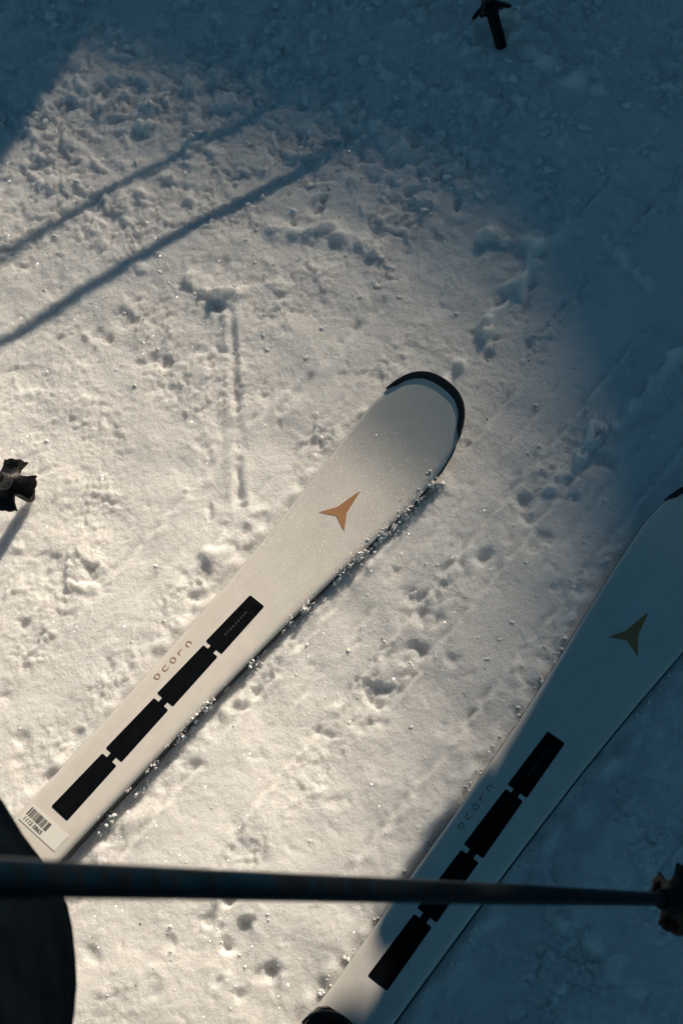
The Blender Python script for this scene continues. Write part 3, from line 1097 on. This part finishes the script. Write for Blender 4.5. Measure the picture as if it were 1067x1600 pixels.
def glove(side_dir, wrist, palm_dir, parent, grip=.7):
    """five-fingered glove from the wrist along palm_dir; fingers curl towards side_dir"""
    w = Vector(wrist); p = Vector(palm_dir).normalized(); c = Vector(side_dir)
    c = (c - c.dot(p) * p).normalized()
    b = p.cross(c).normalized()
    J, E = [], []
    def add(v, r, frm=None):
        J.append((*v, r)); i = len(J) - 1
        if frm is not None: E.append((frm, i))
        return i
    a = add(w, .034, None)
    k = add(w + p * .05, .036, a)
    for i, (off, ln) in enumerate(((-.033, .068), (-.011, .078), (.011, .074), (.032, .058))):
        q0 = w + p * .085 + b * off
        r0 = add(q0, .0125, k)
        d1 = (p * (1 - grip) + c * grip).normalized()
        q1 = q0 + d1 * ln * .5
        r1 = add(q1, .0115, r0)
        d2 = (c * (1 - grip) - p * grip * .8).normalized() if grip > .3 else d1
        add(q1 + d2 * ln * .5, .010, r1)
    t0 = add(w + p * .035 - b * .040 + c * .012, .014, k)
    t1 = add(w + p * .065 - b * .050 + c * .035, .0125, t0)
    add(w + p * .088 - b * .040 + c * .050, .011, t1)
    me = skin_mesh('glove', J, E, 0, 1)
    link('glove', me, M_BLACKP, parent)


def boot_mesh(heel, toe, cuff_top, toe_cuff):
    h, t, ct = Vector(heel), Vector(toe), Vector(cuff_top)
    f = (t - h).normalized()
    J = [(*(h + f * .04 + Vector((0, 0, .055))), .052, .055), (*(h + f * .13 + Vector((0, 0, .062))), .052, .06), (*(h + f * .22 + Vector((0, 0, .05))), .05, .048),
         (*(t - f * .035 + Vector((0, 0, .042))), .046, .038), (*(h + f * .09 + Vector((0, 0, .16))), .062, .062), (*(ct - Vector((0, 0, .05))), .070, .070), (*ct, .070, .070)]
    return skin_mesh('ski_boot', J, [(0, 1), (1, 2), (2, 3), (1, 4), (4, 5), (5, 6)], 1, 2)


def make_person(label, feet, heading, knees, hips, chest, shoulders, elbows, wrists, neck, head, jacket, curl, seed, waist_z, knee_r=.078, thigh_r=.098, boot_z=0.02, hip_r=.155):
    root = empty('person', (0, 0, 0))
    tag(root, label, 'person', 'people on the snow')
    hd = Vector((cos(heading), sin(heading), 0))
    J = [(*Vector(hips), hip_r, hip_r * .8)]
    E = []
    pv = Vector(hips)
    mid = pv.lerp(Vector(chest), .5)
    J.append((*mid, .165, .125)); E.append((0, 1))
    J.append((*Vector(chest), .180, .13)); E.append((1, 2))
    J.append((*Vector(neck), .062, .062)); E.append((2, 3))
    J.append((*Vector(head), .092, .100)); E.append((3, 4))
    J.append((*(Vector(head) + Vector((0, 0, .075))), .080, .085)); E.append((4, 5))
    sidev = Vector((-hd.y, hd.x, 0))                      # to the person's left
    for i, sg in enumerate((1, -1)):
        hj = Vector(hips) + sidev * sg * .10 + Vector((0, 0, -.07))
        n = len(J)
        J.append((*hj, thigh_r + .012, thigh_r + .012)); E.append((0, n))
        kn = Vector(knees[i])
        J.append((*hj.lerp(kn, .5), thigh_r, thigh_r)); E.append((n, n + 1))
        J.append((*kn, knee_r, knee_r)); E.append((n + 1, n + 2))
        an = Vector(feet[i]) + hd * .06 + Vector((0, 0, .26))
        J.append((*kn.lerp(an, .6), .080, .080)); E.append((n + 2, n + 3))
        J.append((*(Vector(feet[i]) + hd * .07 + Vector((0, 0, .19))), .086, .086)); E.append((n + 3, n + 4))
        n = len(J)
        J.append((*Vector(shoulders[i]), .082, .082)); E.append((2, n))
        J.append((*Vector(elbows[i]), .060, .060)); E.append((n, n + 1))
        J.append((*Vector(wrists[i]), .048, .048)); E.append((n + 1, n + 2))
    me = skin_mesh('body', J, E, 0, 3)
    wrinkle(me, .0075, 38, seed)
    body = link('body', me, [M_TROUSER, jacket, M_SKIN], root)
    for p in me.polygons:
        z = p.center.z
        arm = min((p.center - Vector(wrists[0])).length, (p.center - Vector(wrists[1])).length) < .3
        nz = neck[2] - .01
        near_head = (p.center - Vector(head)).length < .19 and z > nz
        p.material_index = 2 if near_head else (1 if (z > waist_z or arm) else 0)
    for i in range(2):
        ft = Vector(feet[i])
        bm_ = boot_mesh(ft - hd * .10 + Vector((0, 0, boot_z)), ft + hd * .21 + Vector((0, 0, boot_z)), ft + hd * .065 + Vector((0, 0, .30 + boot_z)), None)
        link('ski_boot', bm_, M_BOOT, root)
        fore = (Vector(wrists[i]) - Vector(elbows[i])).normalized()
        glove(curl[i], Vector(wrists[i]) + fore * .01, fore, root, .75)
    # helmet and goggles, nose and mouth
    hv = Vector(head)
    bm = bmesh.new()
    bmesh.ops.create_uvsphere(bm, u_segments=28, v_segments=18, radius=.128)
    bmesh.ops.delete(bm, geom=[v for v in bm.verts if v.co.z < -.045 or (v.co.z < .02 and v.co.dot(hd) > .055)], context='VERTS')
    me = bpy.data.meshes.new('helmet'); bm.to_mesh(me); bm.free()
    for p in me.polygons: p.use_smooth = True
    o = link('helmet', me, M_HELMET, root); o.location = hv + Vector((0, 0, .05))
    md = o.modifiers.new('thick', 'SOLIDIFY'); md.thickness = .012
    bm = bmesh.new()
    bmesh.ops.create_uvsphere(bm, u_segments=24, v_segments=14, radius=1)
    for v in bm.verts: v.co = Vector((v.co.x * .045, v.co.y * .082, v.co.z * .042))
    me = bpy.data.meshes.new('goggles'); bm.to_mesh(me); bm.free()
    for p in me.polygons: p.use_smooth = True
    o = link('goggles', me, M_LENS, root); o.location = hv + hd * .078 + Vector((0, 0, .045)); o.rotation_euler = (0, 0, heading)
    me = skin_mesh('nose', [(*(hv + hd * .092 + Vector((0, 0, .03))), .010), (*(hv + hd * .112 + Vector((0, 0, -.005))), .014)], [(0, 1)], 0, 2)
    link('nose', me, M_SKIN, root)
    me = skin_mesh('mouth', [(*(hv + hd * .092 + sidev * .02 + Vector((0, 0, -.042))), .006), (*(hv + hd * .098 + Vector((0, 0, -.043))), .008), (*(hv + hd * .092 - sidev * .02 + Vector((0, 0, -.042))), .006)], [(0, 1), (1, 2)], 1, 2)
    link('mouth', me, mat('lips', (.40, .18, .15), .5), root)
    return root


# the skier who stands on the two skis (one bent trouser knee reaches into the picture)
A1_, A2_ = SKI_ANG
def on_ski(i, s): return Vector((SKI_POS[i][0] + s * cos(SKI_ANG[i]), SKI_POS[i][1] + s * sin(SKI_ANG[i]), 0))
hand_l = A0 - dn * .385
make_person('person in black trousers, one bent knee behind the held pole at lower left',
            [on_ski(0, -.33), on_ski(1, -.34)], radians(41.7),
            [(-.338, .254, .56), (-.22, -.10, .49)],
            (-.252, -.125, .87), (-.21, -.31, 1.10), [(-.37, -.24, 1.23), (-.06, -.44, 1.23)],
            [(-.57, -.10, 1.02), (.04, -.34, 1.04)], [hand_l + Vector((-.060, -.080, -.03)), (.13, -.14, 1.22)],
            (-.19, -.36, 1.34), (-.16, -.38, 1.46), M_JACKET, [(.4, .6, 0), (-.4, 0, .5)], 5, .90, knee_r=.122, thigh_r=.132)
# companions further up the slope, out of the picture: their shadows fall into it
uh = Vector((cos(SUN_AZ), sin(SUN_AZ), 0)); nh = Vector((sin(SUN_AZ), -cos(SUN_AZ), 0))
def ta(t, a, z=0.0): return t * nh + a * uh + Vector((0, 0, z))
c0 = -.030; b0 = 2.09
make_person('person in a grey jacket standing sideways beyond the right edge, one arm hanging',
            [ta(c0 - .02, b0 + .13), ta(c0 + .04, b0 - .13)], SUN_AZ - pi / 2,
            [ta(c0 + .14, b0 + .11, .50), ta(c0 + .15, b0 - .11, .50)],
            ta(c0, b0, .915), ta(c0 - .01, b0, 1.25), [ta(c0 - .01, b0 + .20, 1.38), ta(c0 - .03, b0 - .20, 1.38)],
            [ta(c0 + .04, b0 + .24, 1.12), ta(c0 - .100, b0 - .20, 1.11)], [ta(c0 + .24, b0 + .22, 1.05), ta(c0 - .120, b0 - .20, .890)],
            ta(c0 + .05, b0, 1.50), ta(c0 + .08, b0, 1.63), M_JACKET2, [tuple(-nh), tuple(nh)], 9, .83, boot_z=0, thigh_r=.082, hip_r=.192)
c0 = -1.24; b0 = 2.80
make_person('person in a dark jacket standing beyond the top edge leaning on two ski poles',
            [ta(c0 - .13, b0 + .02), ta(c0 + .13, b0 + .02)], SUN_AZ + pi,
            [ta(c0 - .12, b0 - .06, .50), ta(c0 + .13, b0 - .06, .50)],
            ta(c0, b0 + .02, .92), ta(c0, b0 - .10, 1.26), [ta(c0 - .20, b0 - .12, 1.38), ta(c0 + .20, b0 - .12, 1.38)],
            [ta(c0 - .20, b0 - .30, 1.16), ta(c0 + .185, b0 - .22, 1.14)], [(.12, 2.25, .90), (.37, 2.47, .90)],
            ta(c0, b0 - .14, 1.50), ta(c0, b0 - .18, 1.62), M_JACKET, [(0, -.5, -.5), (0, -.5, -.5)], 14, .80, boot_z=0)

# ================================================================== SNOW CRUMBS, GRIT
def ico():
    bm = bmesh.new()
    bmesh.ops.create_icosphere(bm, subdivisions=2, radius=1)
    v = np.array([q.co[:] for q in bm.verts]); f = np.array([[q.index for q in p.verts] for p in bm.faces])
    bm.free()
    return v, f


def scatter(name, pts, rads, material, seed, flat=.75, parent=None):
    r = np.random.default_rng(seed)
    V0, F0 = ico()
    V, F = [], []
    for i, (p, rad) in enumerate(zip(pts, rads)):
        n = np.ones(len(V0))
        for k in range(4):
            w = r.normal(size=3) * (1.8 + 1.1 * k)
            n += .30 / (1 + .5 * k) * np.sin(V0 @ w + r.uniform(0, 6.3))
        v = V0 * n[:, None] * rad * r.uniform(.75, 1.25, 3)
        a = r.uniform(0, 6.3)
        v[:, :2] = v[:, :2] @ np.array([[cos(a), -sin(a)], [sin(a), cos(a)]])
        v[:, 2] *= flat
        V.append(v + p); F.append(F0 + i * len(V0))
    me = mesh_np(name, np.concatenate(V), np.concatenate(F), 3)
    return link(name, me, material, parent)


r = np.random.default_rng(77)
P, Rr = [], []
def on_any_ski(x, y, pad=.004):
    for (px, py), an in zip(SKI_POS, SKI_ANG):
        s = (x - px) * cos(an) + (y - py) * sin(an); u = (x - px) * sin(an) - (y - py) * cos(an)
        if -.95 < s < .655 and abs(u) < hw(s) + pad: return True
    return False
def crumb(x, y, rad, sink=.6):
    if on_any_ski(x, y, rad + .002): return
    P.append((x, y, float(snow_z(x, y)) + rad * (.45 - sink))); Rr.append(rad)
# general sprinkling, thicker up the slope
for _ in range(4200):
    x, y = r.uniform(-.5, .68), r.uniform(.08, 1.68)
    far = np.clip((y - .95 + .25 * x) / .35, 0, 1)
    if r.random() > .30 + .6 * far: continue
    rad = .0005 + .0010 * r.random() ** 3 + far * .0050 * r.random() ** 7
    crumb(x, y, rad)
# lumps in the churned snow at the top
for _ in range(200):
    x, y = r.normal(.16, .17), r.normal(1.30, .16)
    crumb(x, y, .0025 + .0065 * r.random() ** 3.2, .8)
for cx, cy, sx, sy, n, hi in ((.30, 1.0, .05, .05, 60, .006), (.33, .76, .09, .03, 120, .006), (.27, .64, .05, .04, 90, .005), (.05, .53, .08, .06, 110, .005),
                              (-.18, .26, .06, .04, 60, .005), (-.1, 1.05, .06, .05, 80, .006), (-.25, 1.0, .06, .06, 70, .005), (.24, .93, .05, .05, 80, .006),
                              (-.2, .62, .08, .06, 60, .004), (.35, .2, .12, .08, 160, .006)):
    for _ in range(n):
        crumb(r.normal(cx, sx), r.normal(cy, sy), .0006 + .45 * hi * r.random() ** 3.5, .6)
o = scatter('snow_crumbs', np.array(P), np.array(Rr), M_CRUMB, 5)
tag(o, 'loose crumbs and small lumps of snow scattered over the trampled ground', 'snow', kind='stuff')

# crumbs caked along the right edge of the first ski
P, Rr = [], []
an = SKI_ANG[0]; ca, sa = cos(an), sin(an)
for _ in range(95):
    s0 = r.choice([r.normal(.50, .035), r.normal(.42, .05), r.normal(.30, .05), r.normal(.19, .05), r.uniform(-.1, .5)], p=[.34, .26, .18, .12, .10])
    if s0 > .555 or s0 < -.15: continue
    ext = .0010 + .0030 * r.random() ** 2
    u0 = float(hw(s0)) + r.choice([r.uniform(-.0004, .002), r.uniform(.001, .008)], p=[.5, .5])
    zb = r.uniform(.3, 1.0) * float(top_z(s0)) * max(.15, 1 - max(0, u0 - float(hw(s0))) / .009)
    nl = r.integers(3, 7)
    for _k in range(nl + int(6 + ext * 4200)):
        if _k < nl:                                            # stuck lumps, then loose grains round them
            s = s0 + r.normal(0, ext * 1.6); u = u0 + r.normal(0, ext * .35); rad = ext * r.uniform(.35, .75)
        else:
            s = s0 + r.normal(0, ext * 2.0); u = u0 + r.normal(0, ext * .7); rad = .0003 + .0007 * r.random() ** 3
        x, y = SKI_POS[0][0] + s * ca + u * sa, SKI_POS[0][1] + s * sa - u * ca
        zt = float(top_z(s))
        z = zb + r.normal(0, ext * .4)
        if u < float(hw(s)) - .0008: z = zt + rad * .3 - (.0012 if u > float(hw(s)) - .003 else 0)
        elif u > float(hw(s)) + .003: z = max(float(snow_z(x, y)) + rad * .3, z * .55)
        P.append((x, y, z)); Rr.append(rad)
for s, u, rad in ((.560, .0505, .0011), (.556, .049, .0008), (.535, .053, .0012), (.50, .052, .0010), (.47, .050, .0009), (.45, .0475, .0011), (.512, .045, .0007)):
    P.append((SKI_POS[0][0] + s * ca + u * sa, SKI_POS[0][1] + s * sa - u * ca, float(top_z(s)) + rad * .5)); Rr.append(rad)
# a few along the second ski
an = SKI_ANG[1]; ca, sa = cos(an), sin(an)
for _ in range(150):
    s = r.uniform(-.05, .45)
    sg = r.choice([-1, 1])
    rad = .0007 + .002 * r.random() ** 3
    u = sg * (float(hw(s)) + r.uniform(.001, .009))
    x, y = SKI_POS[1][0] + s * ca + u * sa, SKI_POS[1][1] + s * sa - u * ca
    P.append((x, y, float(snow_z(x, y)) + rad * .4)); Rr.append(rad)
o = scatter('caked_snow', np.array(P), np.array(Rr), M_CRUMB, 6, .9)
tag(o, 'bits of snow caked along the edges of the white skis', 'snow', kind='stuff')

# grit specks
P = [(.255, .868), (.305, .845), (-.135, .91), (-.305, .815), (.19, .80), (.02, .55), (-.29, .225), (-.28, .285), (.44, .56), (-.22, .49), (.1, .56), (-.33, .28)]
P = np.array([(x, y, float(snow_z(x, y)) + .0003) for x, y in P])
o = scatter('grit', P, r.uniform(.0005, .0010, len(P)), M_DIRT, 9)
tag(o, 'dark grit specks lying on the snow', 'grit', kind='stuff')
